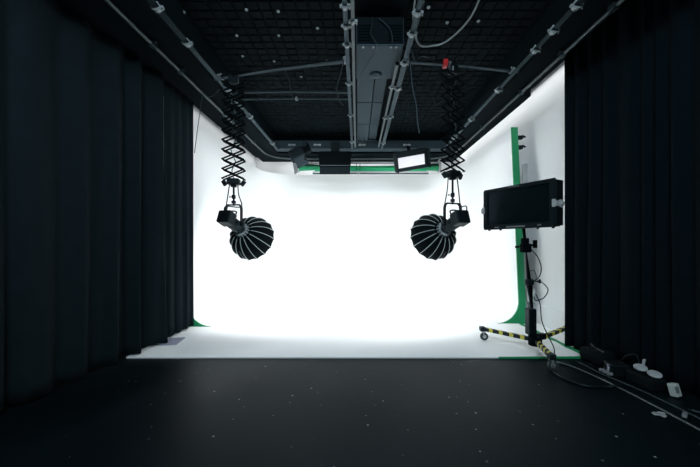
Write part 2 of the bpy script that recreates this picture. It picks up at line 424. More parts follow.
# conduit on the right soffit with a bracket
cd = thing('conduit', (1.80, 4.5, H + 1.92), 'thin dark conduit fixed along the right soffit beside the pipe', 'conduit')
MB().cyl((1.752, 0.8, H + 1.90), (1.752, 6.3, H + 1.90), 0.012, seg=8).build('tube', M['pipe'], cd, smooth=True)
for y in (2.7, 3.4, 4.3, 5.2): MB().bx(1.738, 1.772, y - 0.02, y + 0.02, H + 1.885, H + 1.915).build('saddle', M['pipe'], cd)
cd = thing('conduit', (-1.62, 4.5, H + 1.92), 'thin dark conduit fixed along the left soffit beside the pipe', 'conduit')
MB().cyl((-1.612, 0.8, H + 1.90), (-1.612, 6.3, H + 1.90), 0.010, seg=8).build('tube', M['pipe'], cd, smooth=True)
for y in (2.6, 3.3, 4.2, 5.3): MB().bx(-1.632, -1.598, y - 0.02, y + 0.02, H + 1.885, H + 1.915).build('saddle', M['pipe'], cd)

# ------------------------------------------------------------------ air conditioner and duct
ac = thing('air_conditioner', (0.215, 3.3, H + 1.905), 'dark grey ceiling air conditioner with slatted vents between the pipes', 'air conditioner')
m = MB().bx(-0.01, 0.455, 3.0, 3.62, H + 1.905, CZ - 0.02, 0.012); m.build('casing', M['duct'], ac)
m = MB().bx(0.0, 0.445, 2.985, 3.0, H + 1.92, CZ - 0.03, 0.004); m.build('front_panel', M['ceil'], ac)
for x0, x1 in ((0.015, 0.13), (0.30, 0.43)):
    for k in range(6):
        z = H + 1.945 + k * 0.028
        mm = MB(); mm.box(((x0 + x1) / 2, 2.977, z), (x1 - x0, 0.012, 0.010), Matrix.Rotation(0.5, 3, 'X')); mm.build('slat', M['soffit'], ac)
m = MB().lathe([(0, 0.075), (0.012, 0.07), (0.025, 0.05), (0.03, 0.0)], (0.21, 3.52, H + 1.906), (0, 0, -1), 20); m.build('drain_cup', M['duct'], ac, smooth=True)
for x in (0.06, 0.16, 0.33, 0.38): MB().cyl((x, 3.02, H + 1.906), (x, 3.02, H + 1.896), 0.012, seg=8).build('screw_cap', M['clamp'], ac)
du = thing('air_duct', (0.2, 4.9, H + 2.0), 'grey sheet metal air duct running from the air conditioner to the back beam', 'duct')
m = MB().bx(0.0, 0.21, 3.62, 6.08, H + 1.99, CZ - 0.005, 0.006); m.build('wide_channel', M['duct'], du)
m = MB().bx(0.222, 0.37, 3.62, 6.08, H + 2.03, CZ - 0.005, 0.006); m.build('narrow_channel', M['duct'], du)
for y in (4.4, 5.2, 6.0): MB().bx(-0.005, 0.375, y, y + 0.02, H + 1.984, H + 1.99).build('seam_strip', M['duct'], du)
pts = [(0.06 + 0.06 * math.cos(a), 5.85, H + 1.93 - 0.05 * math.sin(a)) for a in [math.pi * k / 8 for k in range(9)]]
MB().tube([(pts[0][0], 5.85, H + 1.985)] + pts + [(pts[-1][0], 5.85, H + 1.985)], 0.007, 8).build('hook', M['pipelight'], du, smooth=True)

# ------------------------------------------------------------------ anchor discs on the ceiling
disc_spots = [(-1.63, 2.93, 'at the far left by the soffit pipe'), (-1.03, 2.90, 'first of the row nearest the camera'), (-0.74, 2.92, 'second of the row nearest the camera'), (-0.40, 3.15, 'closest to the centre pipes and camera'),
              (-0.82, 3.26, 'in the middle of the left tile field'), (-1.26, 3.26, 'left of the middle of the tile field'), (-1.33, 3.62, 'just in front of the left cross pipe end'),
              (-0.99, 3.72, 'just above the middle of the left cross pipe'), (-0.36, 3.71, 'beside the inner end of the left cross pipe'), (-0.73, 4.07, 'behind the left cross pipe'),
              (0.66, 2.87, 'right of the air conditioner, nearest the camera'), (0.89, 3.07, 'under the loop of the grey cable'), (1.19, 3.05, 'right of the grey cable loop')]
disc_lab = ['small pale ceiling anchor disc ' + s for *_, s in disc_spots]
m = MB().lathe([(0, 0.016), (0.008, 0.016), (0.010, 0.006), (0.018, 0.005), (0.018, 0)], (0, 0, 0), (0, 0, -1), 12)
d0 = m.build('anchor_disc', M['clamp'], origin=(0, 0, 0))
for i, (x, y, s) in enumerate(disc_spots):
    o = d0 if i == 0 else d0.copy()
    if i: C.objects.link(o)
    o.location = (x, y, CZ - 0.022)
    tag(o, disc_lab[i], 'anchor', 'anchor discs on the ceiling')

# ------------------------------------------------------------------ hanging lights
def pantograph(base, zbot, yaw, ncell, label, width=0.235):
    base = V(base)
    t = thing('pantograph', (base.x, base.y, zbot), label, 'hanger', 'scissor hangers')
    ax = V((math.cos(yaw), math.sin(yaw), 0)); bx_ = V((-math.sin(yaw), math.cos(yaw), 0))
    ztop = base.z - 0.09; hh = (ztop - zbot - 0.06) / ncell
    # top clamp and trolley
    m = MB(); m.box(base - V((0, 0, 0.045)), (0.10, 0.07, 0.09), Matrix.Rotation(yaw, 3, 'Z'), 0.008); m.lathe([(-0.03, 0.03), (-0.03, 0.042), (0.03, 0.042), (0.03, 0.03)], base, (1, -0.22 if base.x < 0 else 0.15, 0), 14)
    m.build('top_clamp', M['blackmetal'], t)
    for q in (-1, 1):
        off = bx_ * 0.042 * q
        for i in range(ncell):
            z0 = ztop - i * hh; z1 = z0 - hh
            for sg in (-1, 1):
                a = base * 1; a.z = 0
                p0 = a + ax * (width / 2 * sg) + off + V((0, 0, z0)); p1 = a - ax * (width / 2 * sg) + off + V((0, 0, z1))
                o2 = bx_ * 0.004 * sg
                MB().bar(p0 + o2, p1 + o2, 0.006, 0.017, up=(ax * 1.0 + V((0, 0, 0.01)))).build('scissor_bar', M['matte'], t)
    for i in range(ncell + 1):
        z = ztop - i * hh
        spots = [V((base.x, base.y, z)) + ax * (width / 2 * sg) for sg in (-1, 1)]
        if i < ncell: spots.append(V((base.x, base.y, z - hh / 2)))
        for a in spots: MB().cyl(a - bx_ * 0.05, a + bx_ * 0.05, 0.006, seg=8).build('pivot_rod', M['matte'], t)
    pts = [(base.x + 0.012 * math.sin(k * 1.1) + ax.x * 0.03 * math.sin(k * 1.9), base.y + 0.012 * math.cos(k * 1.3), ztop + (zbot - ztop) * k / 14) for k in range(15)]
    MB().tube(smooth_path(pts, 3), 0.005, 6).build('power_cord', M['darkcable'], t, smooth=True)
    # bottom clamp with wing knobs
    z = zbot + 0.03
    m = MB(); m.box((base.x, base.y, z), (0.13, 0.11, 0.065), Matrix.Rotation(yaw, 3, 'Z'), 0.008)
    m.box((base.x, base.y, z - 0.035), (0.06, 0.06, 0.05), Matrix.Rotation(yaw, 3, 'Z'), 0.008)
    m.build('bottom_clamp', M['blackmetal'], t)
    for sg in (-1, 1):
        m = MB(); a = V((base.x, base.y, z - 0.015)); m.cyl(a + ax * 0.03 * sg, a + ax * 0.105 * sg, 0.009, seg=8)
        m.box(a + ax * 0.10 * sg, (0.045, 0.03, 0.065), Matrix.Rotation(yaw + 0.4 * sg, 3, 'Z') @ Matrix.Rotation(0.6 * sg, 3, 'Y'), 0.006)
        m.build('wing_knob', M['blackmetal'], t)
    return t

def studio_light(P, d, ztop, label, rimr=0.28, depth=0.27, roll=0.0):
    P = V(P); d = V(d).normalized(); side = d.cross(V((0, 0, 1))).normalized(); upv = side.cross(d).normalized()
    t = thing('studio_light', (P.x, P.y, P.z), label, 'studio light', 'hanging studio lights')
    rot = Matrix((side, d, upv)).transposed()
    # spigot and hanging fittings
    zy = P.z + 0.215
    m = MB(); m.cyl((P.x, P.y, ztop), (P.x, P.y, zy - 0.01), 0.011, seg=10); m.lathe([(0, 0.012), (0, 0.024), (0.03, 0.024), (0.03, 0.012)], (P.x, P.y, zy + 0.015), (0, 0, 1), 12)
    m.cyl((P.x - 0.05, P.y, zy + 0.09), (P.x + 0.012, P.y, zy + 0.09), 0.008, seg=8); m.box((P.x, P.y, zy + 0.09), (0.036, 0.036, 0.045), None, 0.005)
    m.build('spigot', M['blackmetal'], t)
    # yoke: inverted U
    hw = 0.098
    y0, yv = P + side * -hw, P + side * hw
    top = zy
    pts = [P - side * hw - V((0, 0, 0.02)), P - side * hw + V((0, 0, top - P.z - 0.05)), P - side * (hw - 0.006) + V((0, 0, top - P.z - 0.02)), P - side * (hw - 0.03) + V((0, 0, top - P.z)),
           P + side * (hw - 0.03) + V((0, 0, top - P.z)), P + side * (hw - 0.006) + V((0, 0, top - P.z - 0.02)), P + side * hw + V((0, 0, top - P.z - 0.05)), P + side * hw - V((0, 0, 0.02))]
    m = MB()
    for a, b in zip(pts, pts[1:]): m.bar(a, b + (b - a).normalized() * 0.006, 0.036, 0.012, up=side if abs((b - a).z) > 0.02 else V((0, 0, 1)))
    m.build('yoke', M['blackmetal'], t)
    for sg in (-1, 1):
        MB().lathe([(0, 0.012), (0.008, 0.03), (0.024, 0.03), (0.03, 0.02)], P + side * hw * sg, side * sg, 12).build('tilt_knob', M['blackplastic'], t)
    # lamp head
    hd = MB(); hd.lathe([(-0.10, 0.052), (-0.08, 0.062), (0.09, 0.062), (0.10, 0.055), (0.16, 0.055), (0.165, 0.05)], P, d, 24)
    head = hd.build('lamp_head', M['headgrey'], t, smooth=True)
    MB().box(P - d * 0.135 + upv * 0.004, (0.15, 0.13, 0.14), rot, 0.014).build('rear_housing', M['blackplastic'], head)
    m = MB()
    for k in range(9): m.lathe([(-0.06 + k * 0.016, 0.062), (-0.06 + k * 0.016, 0.068), (-0.054 + k * 0.016, 0.068), (-0.054 + k * 0.016, 0.062)], P, d, 24)
    m.build('cooling_fins', M['headgrey'], head)
    pts = [P - d * 0.08 + upv * 0.06 - side * 0.055, P - d * 0.07 + upv * 0.115 - side * 0.05, P - d * 0.07 + upv * 0.125, P - d * 0.07 + upv * 0.115 + side * 0.05, P - d * 0.08 + upv * 0.06 + side * 0.055]
    MB().tube(smooth_path(pts, 5), 0.008, 8).build('carry_handle', M['blackplastic'], head, smooth=True)
    # speed ring
    A = P + d * 0.145
    MB().lathe([(0, 0.06), (0, 0.082), (0.02, 0.088), (0.045, 0.085), (0.045, 0.062)], A, d, 32).build('speed_ring', M['rib'], t, smooth=True)
    m = MB()
    for k in range(16):
        a = 2 * math.pi * (k + 0.5) / 16; c = A + d * 0.012 + (side * math.cos(a) + upv * math.sin(a)) * 0.088
        m.box(c, (0.012, 0.03, 0.012), rot)
    m.build('rod_sockets', M['headgrey'], t)
    # deep parabolic softbox, sixteen panels, rods carry pale piping
    NS = 16; SEG = 64
    def rad(u): return 0.085 + (rimr - 0.085) * (1 - (1 - u) ** 2.0) ** 0.62
    us = [0, 0.03, 0.08, 0.15, 0.25, 0.37, 0.5, 0.63, 0.75, 0.86, 0.94, 1.0]
    def scal(k, tt):
        q = (k % (SEG // NS)) / (SEG // NS)
        return 1 - 0.045 * math.sin(math.pi * q) ** 0.8 * min(1, max(0, (tt) / 0.1))
    sx, sy, _ = frame(d)
    B = A + d * 0.03
    def scal2(k, tt):
        q = ((k + roll) % (SEG // NS)) / (SEG // NS)
        return scal(k, tt)
    m = MB(); m.lathe([(u * depth, rad(u)) for u in us] + [(depth - 0.004, rimr - 0.012), (depth - 0.02, rimr - 0.016)] + [(u * depth + 0.006, rad(u) - 0.014) for u in us[-2::-1]], B, d, SEG, scal=scal2)
    sbx = m.build('softbox', M['softbox'], t, smooth=True)
    for k in range(NS):
        a = 2 * math.pi * k / NS
        pts = [B + d * (u * depth) + (sx * math.cos(a) + sy * math.sin(a)) * (rad(u) + 0.001) for u in us]
        MB().tube(pts, [0.0042] * len(pts), 6).build('rib', M['rib'], sbx, smooth=True)
    # small printed mark on a lower panel
    a = 2 * math.pi * (11.5 if d.x > 0 else 12.5) / NS
    rr = (sx * math.cos(a) + sy * math.sin(a)); tt = (-sx * math.sin(a) + sy * math.cos(a))
    m = MB()
    for k, (w_, l_) in enumerate(((0.016, 0.004), (0.012, 0.010), (0.02, 0.004), (0.014, 0.008))):
        u = 0.42 + 0.11 * k
        c = B + d * (u * depth) + rr * (rad(u) * 0.962 + 0.004)
        c2 = B + d * ((u + 0.05) * depth) + rr * (rad(u + 0.05) * 0.962 + 0.004)
        m.bar(c - tt * w_ / 2, c2 + tt * w_ / 2, l_, 0.003, up=rr)
    m.build('printed_mark', M['palegrey'], sbx)
    MB().lathe([(0, 0.0), (0, rimr - 0.03), (0.006, rimr - 0.022)], B + d * (depth - 0.022), d, 32).build('front_diffuser', M['diffuser'], sbx)
    # cords from the clamp to the head
    for j, sg in enumerate((-1, 1)):
        e = P - d * 0.19 + side * 0.03 * sg if j else P + side * -(hw + 0.01)
        pts = [V((P.x + 0.045 * sg, P.y, ztop + 0.02)), V((P.x + 0.06 * sg, P.y - 0.01, (ztop + zy) / 2)), V((P.x + 0.085 * sg, P.y, zy - 0.02)), e + V((0, -0.02, 0.10)), e]
        MB().tube(smooth_path(pts, 5), 0.0065, 6).build('power_cord', M['cable'], t, smooth=True)
    return t

PL = V((-1.39, 3.507, H + 0.215)); PRt = V((1.015, 3.303, H + 0.205))
pantograph((PL.x, PL.y, XZ), H + 0.66, 0.15, 10, 'black scissor hanger stretched down in front of the white cove on the left')
pantograph((PRt.x, PRt.y, XZ), H + 0.70, 0.35, 9, 'black scissor hanger on the right cross pipe, lost against the dark ceiling')
studio_light(PL, (.20, .86, -.36), H + 0.66, 'black studio light with round ribbed softbox on the left scissor hanger')
studio_light(PRt, (-.27, .85, -.30), H + 0.70, 'black studio light with round ribbed softbox on the right, near the monitor')
tag(MB().box((0.93, 3.28, XZ + 0.005), (0.05, 0.07, 0.075), None, 0.01).build('cable_tie', M['red']), 'small red strap on the right cross pipe by the scissor hanger', 'strap')
cm_ = MB(); cm_.lathe([(-0.03, 0.026), (-0.03, 0.04), (0.03, 0.04), (0.03, 0.026)], (0.995, 3.30, XZ), (1, 0.15, 0), 14); cm_.box((0.995, 3.28, XZ - 0.05), (0.04, 0.04, 0.05), None, 0.005)
tag(cm_.build('pipe_clamp', M['clamp']), 'silver clamp beside the red strap on the right cross pipe', 'clamp')

# ------------------------------------------------------------------ fixtures hanging at the back beam
# tilted box lamp
bl = thing('flood_lamp', (-1.02, 5.9, H + 1.55), 'black boxy flood lamp tilted on a bracket under the back beam', 'lamp')
rot = Matrix.Rotation(math.radians(-24), 3, 'Y') @ Matrix.Rotation(math.radians(-32), 3, 'X')
c = V((-1.10, 5.85, H + 1.61))
MB().box(c, (0.27, 0.24, 0.27), rot, 0.015).build('housing', M['headgrey'], bl)
m = MB()
for k in range(5): m.box(c + rot @ V((0, 0.10 - k * 0.05, 0.14)), (0.22, 0.012, 0.03), rot)
m.build('cooling_fins', M['blackmetal'], bl)
MB().box(c + rot @ V((0, 0, -0.14)), (0.25, 0.22, 0.012), rot).build('front_glass', M['headgrey'], bl)
m = MB().box(c + V((0.11, 0, 0.14)), (0.24, 0.05, 0.22), rot, 0.006); m.bx(-1.03, -0.95, 5.86, 6.0, H + 1.78, H + 1.93); m.build('bracket', M['blackmetal'], bl)
m = MB().bar(c + rot @ V((-0.10, 0.06, -0.15)), c + rot @ V((-0.15, -0.02, -0.27)), 0.02, 0.19); m.build('barn_door', M['midgrey'], bl)
m = MB().bar(c + rot @ V((0.12, 0.0, -0.14)), c + rot @ V((0.17, 0, -0.24)), 0.12, 0.008); m.build('barn_door', M['headgrey'], bl)
# dark flat panel lamp
pn = thing('panel_lamp', (-0.42, 5.9, H + 1.35), 'unlit black square panel lamp hanging under the back beam, left of centre', 'lamp')
MB().box((-0.42, 5.92, H + 1.60), (0.60, 0.05, 0.29), Matrix.Rotation(-0.12, 3, 'X'), 0.01).build('upper_panel', M['matte'], pn)
MB().box((-0.42, 5.93, H + 1.385), (0.58, 0.04, 0.15), None, 0.008).build('lower_flap', M['blackmetal'], pn)
MB().bx(-0.70, -0.14, 5.875, 5.90, H + 1.462, H + 1.472).build('hinge_strip', M['pipelight'], pn)
m = MB(); m.bx(-0.50, -0.34, 5.98, 6.06, H + 1.65, H + 1.95, 0.005); m.bx(-0.46, -0.38, 5.93, 6.0, H + 1.58, H + 1.68); m.build('bracket', M['blackmetal'], pn)
# lit panel
lp = thing('panel_lamp', (0.98, 5.85, H + 1.45), 'tilted black panel lamp with a lit white face under the back beam', 'lamp')
rot = Matrix.Rotation(math.radians(-9), 3, 'Y') @ Matrix.Rotation(math.radians(22), 3, 'X') @ Matrix.Rotation(math.radians(6), 3, 'Z')
c = V((1.00, 5.75, H + 1.535))
MB().box(c, (0.64, 0.09, 0.36), rot, 0.015).build('housing', M['blackplastic'], lp)
MB().box(c + rot @ V((-0.01, -0.047, -0.015)), (0.50, 0.012, 0.185), rot).build('lit_face', M['ledface'], lp)
MB().box(c + rot @ V((-0.30, -0.08, 0)), (0.02, 0.12, 0.34), rot).build('side_flap', M['blackmetal'], lp)
MB().box(c + rot @ V((0.31, -0.08, 0)), (0.02, 0.12, 0.34), rot).build('side_flap', M['blackmetal'], lp)
MB().box(c + rot @ V((0, -0.085, 0.165)), (0.6, 0.12, 0.015), rot).build('top_flap', M['blackmetal'], lp)
m = MB(); m.bar(c + V((0, 0.05, 0.06)), (1.0, 6.1, H + 1.90), 0.06, 0.02); m.build('bracket', M['blackmetal'], lp)

# green backdrop roll
gr = thing('backdrop_roll', (0.15, 7.0, H + 1.58), 'rolled green screen with silver bottom bar hanging across the back', 'backdrop roll')
GX0, GX1, GY = -1.28, 1.80, 6.92
MB().cyl((GX0, GY, H + 1.685), (GX1, GY, H + 1.685), 0.082, seg=24).build('cloth_roll', M['greencloth'], gr, smooth=True)
MB().bx(GX0, GX1, GY - 0.02, GY + 0.04, H + 1.765, H + 1.80).build('head_rail', M['post'], gr)
MB().bx(-0.98, 1.58, GY - 0.05, GY - 0.02, H + 1.545, H + 1.585, 0.004).build('bottom_bar', M['palegrey'], gr)
MB().bx(-0.98, 1.58, GY - 0.045, GY - 0.025, H + 1.525, H + 1.545).build('bar_slot', M['blackmetal'], gr)
MB().bx(-0.94, 1.54, GY - 0.04, GY - 0.03, H + 1.585, H + 1.69).build('cloth_end', M['greencloth'], gr)
for x in (GX0 - 0.03, GX1 + 0.03): MB().bx(x - 0.02, x + 0.02, GY - 0.09, GY + 0.09, H + 1.59, SZ - 0.002, 0.005).build('end_bracket', M['post'], gr)
for x in (-0.02, 0.06): MB().lathe([(0, 0.084), (0, 0.087), (0.012, 0.087), (0.012, 0.084)], (x, GY, H + 1.685), (1, 0, 0), 24).build('strap', M['hazblack'], gr)
pts = [(0.03 + 0.03 * math.cos(a), GY - 0.06, H + 1.52 - 0.03 * math.sin(a)) for a in [math.pi * 2 * k / 12 for k in range(13)]]
MB().tube(pts, 0.004, 6).build('pull_ring', M['chrome'], gr, smooth=True)

# ------------------------------------------------------------------ right wall bits around the cove edge
ps = MB().bx(2.31, 2.365, 4.30, 4.36, 0.009, 2.2, 0.004)
tag(ps.build('timber_post', M['post']), 'pale grey upright post behind the green cove edge', 'post')
for z, w in ((H + 1.51, 'upper'), (H + 1.37, 'lower')):
    m = MB().box((2.335, 4.46, z), (0.07, 0.06, 0.05), None, 0.006); m.box((2.38, 4.44, z + 0.01), (0.05, 0.02, 0.02), Matrix.Rotation(0.4, 3, 'Y'))
    tag(m.build('spring_clamp', M['blackmetal']), 'black clamp behind the top of the green cove edge, %s of two' % w, 'clamp', 'clamps on the cove edge')
jb = thing('junction_box', (2.37, 4.25, H - 0.80), 'white junction box on the post behind the monitor stand', 'junction box')
MB().bx(2.315, 2.42, 4.22, 4.30, H - 0.80, H - 0.63, 0.006).build('case', M['white'], jb)
MB().bx(2.335, 2.40, 4.212, 4.222, H - 0.775, H - 0.655, 0.003).build('cover', M['white'], jb)

# ------------------------------------------------------------------ monitor stand
HUB = V((1.775, 3.10, 0.135))
st = thing('monitor_stand', (HUB.x, HUB.y, 0.0), 'black rolling stand with yellow and black striped legs under the monitor', 'stand')
TOPP = V((1.662, 3.12, H + 0.24))
ud = (TOPP - HUB).normalized()
def onp(z): return HUB + ud * ((z - HUB.z) / ud.z)
MB().cyl(onp(0.10), onp(0.72), 0.030, seg=18).build('lower_column', M['matte'], st, smooth=True)
MB().cyl(onp(0.70), onp(H + 0.24), 0.021, seg=18).build('upper_column', M['matte'], st, smooth=True)
MB().lathe([(0, 0.032), (0.01, 0.042), (0.05, 0.042), (0.06, 0.032)], onp(0.68), ud, 16).build('collar', M['blackplastic'], st, smooth=True)
m = MB().box(onp(H - 0.05), (0.085, 0.075, 0.09), None, 0.01); m.cyl(onp(H - 0.05) - V((0.10, 0, -0.01)), onp(H - 0.05) + V((0.09, 0, 0.03)), 0.014, seg=10)
m.box(onp(H - 0.02) + V((0.085, -0.02, 0.01)), (0.035, 0.03, 0.08), None, 0.006); m.box(onp(H + 0.02), (0.06, 0.06, 0.06), None, 0.01)
m.build('grip_clamp', M['matte'], st)
m = MB().cyl(onp(0.72) + V((0.03, -0.01, 0)), onp(0.72) + V((0.09, -0.02, 0.0)), 0.009, seg=8); m.lathe([(0, 0.012), (0.005, 0.022), (0.02, 0.022)], onp(0.72) + V((0.08, -0.02, 0)), (1, -.2, 0), 8)
m.build('lock_knob', M['blackmetal'], st)
MB().lathe([(-0.055, 0.05), (-0.05, 0.062), (0.04, 0.062), (0.055, 0.045)], HUB, (0, 0, 1), 20).build('hub', M['matte'], st, smooth=True)
MB().box(HUB + V((-0.055, -0.02, 0.19)), (0.075, 0.085, 0.26), None, 0.01).build('power_pack', M['blackplastic'], st)
MB().box(HUB + V((0.03, -0.05, 0.05)), (0.09, 0.05, 0.06), Matrix.Rotation(0.3, 3, 'Z'), 0.01).build('brake_lever', M['blackmetal'], st)
def leg(end, z_end, z_floor=0.0):
    end = V((end[0], end[1], z_end)); d0 = (end - HUB); L_ = d0.length; d0.normalize(); x, y, d0 = frame(d0)
    m = MB(); NB = 9; rings = []
    w, h = 0.019, 0.018
    for k in range(NB + 1):
        s = 0.05 + (L_ - 0.05) * ((k // 2) * 2 + (1.25 if k % 2 else 0)) / NB if k < NB else L_
        sh = 0.022 if 0 < k < NB else 0
        rings.append([m.bm.verts.new(HUB + d0 * (s + sg * sh) + x * a * w + y * b * h) for a, b, sg in ((-1, -1, -1), (1, -1, 1), (1, 1, 1), (-1, 1, -1))])
    for k in range(NB):
        m.mi = 1 if k % 2 == 1 else 0
        for q in range(4): m.face([rings[k][q], rings[k][(q + 1) % 4], rings[k + 1][(q + 1) % 4], rings[k + 1][q]])
    m.mi = 0; m.face(rings[0][::-1]); m.face(rings[-1])
    lg = m.build('leg', [M['hazblack'], M['yellow']], st); lg['label'] = 'yellow and black hazard striped leg'
    MB().box(end + d0 * 0.008, (0.056, 0.056, 0.05), None, 0.006).build('end_block', M['hazblack'], lg)
    cr = 0.042; cc = V((end.x, end.y, cr + z_floor)) + V((0.012, 0.0, 0))
    m = MB().cyl(end - V((0, 0, 0.02)), V((end.x, end.y, 2 * cr + z_floor + 0.004)), 0.012, seg=10)
    for sg in (-1, 1): m.bar(cc + V((-0.012, 0.020 * sg, 0)), cc + V((-0.012, 0.020 * sg, cr + 0.012)), 0.004, 0.03)
    m.box(cc + V((-0.012, 0, cr + 0.012)), (0.04, 0.046, 0.01)); m.build('caster_fork', M['chrome'], lg)
    w_ = MB().lathe([(-0.012, cr - 0.008), (-0.012, cr), (0.012, cr), (0.012, cr - 0.008)], cc, (0, 1, 0), 24).build('caster_tread', M['tread'], lg, smooth=True)
    MB().lathe([(-0.014, 0.0), (-0.014, 0.012), (-0.009, cr - 0.008), (0.009, cr - 0.008), (0.014, 0.012), (0.014, 0)], cc, (0, 1, 0), 24).build('caster_hub', M['chrome'], lg, smooth=True)
leg((1.41, 3.48), 0.14, FZ); leg((1.685, 2.70), 0.118, 0.0); leg((2.34, 3.45), 0.165, 0.008)
# loops of cable tied to the stand are parts that ride along with it
def loop(pts, name='cable_loop', r=0.005): return MB().tube(smooth_path(pts, 7), r, 6).build(name, M['cable'], st, smooth=True)
b1 = onp(H - 0.08)
loop([b1 + V((0.03, -0.03, 0.02)), b1 + V((0.10, -0.03, -0.06)), b1 + V((0.135, -0.03, -0.17)), b1 + V((0.11, -0.03, -0.26)), b1 + V((0.03, -0.03, -0.32)), b1 + V((0.01, -0.02, -0.36))])
loop([b1 + V((0.02, -0.03, -0.20)), b1 + V((0.06, -0.03, -0.19)), b1 + V((0.085, -0.03, -0.24)), b1 + V((0.10, -0.03, -0.31))], r=0.003)
b2 = onp(0.62)
loop([b2 + V((0.03, -0.03, 0.10)), b2 + V((0.10, -0.03, 0.09)), b2 + V((0.16, -0.03, 0.02)), b2 + V((0.12, -0.03, -0.06)), b2 + V((0.04, -0.03, -0.09)), b2 + V((0.02, -0.03, -0.05))])
loop([b2 + V((0.03, -0.04, -0.02)), b2 + V((0.07, -0.05, -0.12)), b2 + V((0.08, -0.06, -0.28)), b2 + V((0.10, -0.12, -0.40)), b2 + V((0.10, -0.22, -0.50)), b2 + V((0.02, -0.34, -0.56))])

# ------------------------------------------------------------------ monitor
mc = V((1.568, 3.065, H + 0.357)); wd = V((0.35, -0.68, 0)).normalized(); nm = V((-0.68, -0.35, 0)).normalized()
rot = Matrix((wd, -nm, V((0, 0, 1)))).transposed()       # local x along width, y away from viewer
mo = thing('monitor', (mc.x, mc.y, mc.z - 0.205), 'large black production monitor with a dark screen on the rolling stand', 'monitor')
def mbx(c, s, name, m_, bev=0.0, par=None):
    return MB().box(mc + rot @ V(c), s, rot, bev).build(name, M[m_], par or mo)
MW, MH = 0.752, 0.432
mbx((0, 0.055, 0), (MW - 0.02, 0.09, MH - 0.015), 'housing', 'bezel', 0.008)
bz = MB()
bz.box(mc + rot @ V((0, 0, MH / 2 - 0.018)), (MW, 0.03, 0.036), rot, 0.004); bz.box(mc + rot @ V((0, 0, -MH / 2 + 0.026)), (MW, 0.03, 0.052), rot, 0.004)
bz.box(mc + rot @ V((-MW / 2 + 0.022, 0, 0)), (0.044, 0.03, MH - 0.07), rot, 0.003); bz.box(mc + rot @ V((MW / 2 - 0.022, 0, 0)), (0.044, 0.03, MH - 0.07), rot, 0.003)
bezel = bz.build('bezel', M['bezel'], mo)
mbx((0, 0.004, 0.008), (MW - 0.084, 0.012, MH - 0.084), 'screen', 'screen')
mbx((-0.21, -0.016, -MH / 2 + 0.022), (0.05, 0.003, 0.007), 'maker_mark', 'palegrey', 0, bezel)
mbx((0.0, -0.016, -MH / 2 + 0.022), (0.20, 0.003, 0.012), 'button_strip', 'midgrey', 0, bezel)
mbx((0.24, -0.016, -MH / 2 + 0.024), (0.035, 0.003, 0.006), 'status_light', 'palegrey', 0, bezel)
mbx((-0.02, -0.016, MH / 2 - 0.016), (0.12, 0.003, 0.005), 'top_mark', 'midgrey', 0, bezel)
for x in (-0.22, -0.13, 0.02, 0.06): MB().lathe([(0, 0.009), (0.012, 0.009)], mc + rot @ V((x * 1.0 + 0.08, 0.05, MH / 2 - 0.008)), (0, 0, 1), 8).build('top_screw', M['bezel'], mo)
for x in (-0.34, -0.2, 0.2, 0.34): MB().lathe([(0, 0.012), (0.014, 0.012)], mc + rot @ V((x, 0.03, -MH / 2 + 0.004)), (0, 0, -1), 8).build('rubber_foot', M['bezel'], mo)
for sg in (-1, 1):
    e = MB().box(mc + rot @ V((sg * (MW / 2 + 0.006), 0.045, 0)), (0.014, 0.105, MH - 0.03), rot, 0.004).build('side_plate', M['bezel'], mo)
    m = MB(); cc = mc + rot @ V((sg * (MW / 2 + 0.02), 0.045, -0.01))
    m.lathe([(0, 0.036), (0.014, 0.036), (0.018, 0.018), (0.032, 0.016)], cc - wd * 0.006 * sg, wd * sg, 14); m.box(cc - rot @ V((sg * 0.02, 0.066, -0.004)), (0.03, 0.012, 0.07), rot, 0.003); m.bar(cc - rot @ V((sg * 0.004, 0.07, 0)), cc + rot @ V((sg * -0.004, 0.0, 0)), 0.02, 0.045)
    kb = m.build('side_bracket', M['post'], mo)
m = MB()
for k in range(6): m.box(mc + rot @ V((MW / 2 + 0.015, 0.07, -0.15 + k * 0.055)), (0.006, 0.012, 0.02), rot)
m.build('side_screws', M['blackmetal'], mo)
m = MB().box(mc + rot @ V((0.02, 0.115, -0.02)), (0.16, 0.04, 0.16), rot, 0.006); m.bar(mc + rot @ V((0.02, 0.115, -0.08)), TOPP, 0.05, 0.04); m.build('mount_plate', M['blackmetal'], mo)

# ------------------------------------------------------------------ cables in the air
def cable(pts, r, m_, label, n=7, name='cable', group=None):
    o = MB().tube(smooth_path(pts, n), r, 6).build(name, M[m_], smooth=True); tag(o, label, 'cable', group); return o
cable([(0.49, 2.2, CP + 0.30), (0.50, 2.75, CP + 0.18), (0.56, 2.85, CP - 0.02), (0.72, 2.95, CP + 0.02), (0.85, 2.9, CP + 0.04), (0.98, 2.7, CP + 0.1), (1.0, 2.45, CP + 0.18), (0.98, 2.2, CP + 0.34)], 0.0085, 'cablegrey', 'thick pale grey cable looping below the ceiling tiles on the right')
cable([(0.52, 3.12, CP + 0.01), (0.54, 3.13, CP - 0.10), (0.56, 3.14, CP - 0.28), (0.60, 3.15, CP - 0.45), (0.61, 3.15, CP - 0.60), (0.63, 3.15, CP - 0.74)], 0.005, 'darkcable', 'thin dark cable hanging straight from the pipe right of the air conditioner')
cable([(0.89, 3.285, XZ - 0.03), (0.87, 3.26, XZ - 0.12), (0.92, 3.25, XZ - 0.25), (0.90, 3.25, XZ - 0.38), (0.82, 3.25, XZ - 0.44), (0.79, 3.25, XZ - 0.36)], 0.006, 'cable', 'black cable hanging in a hook from below the red strap')
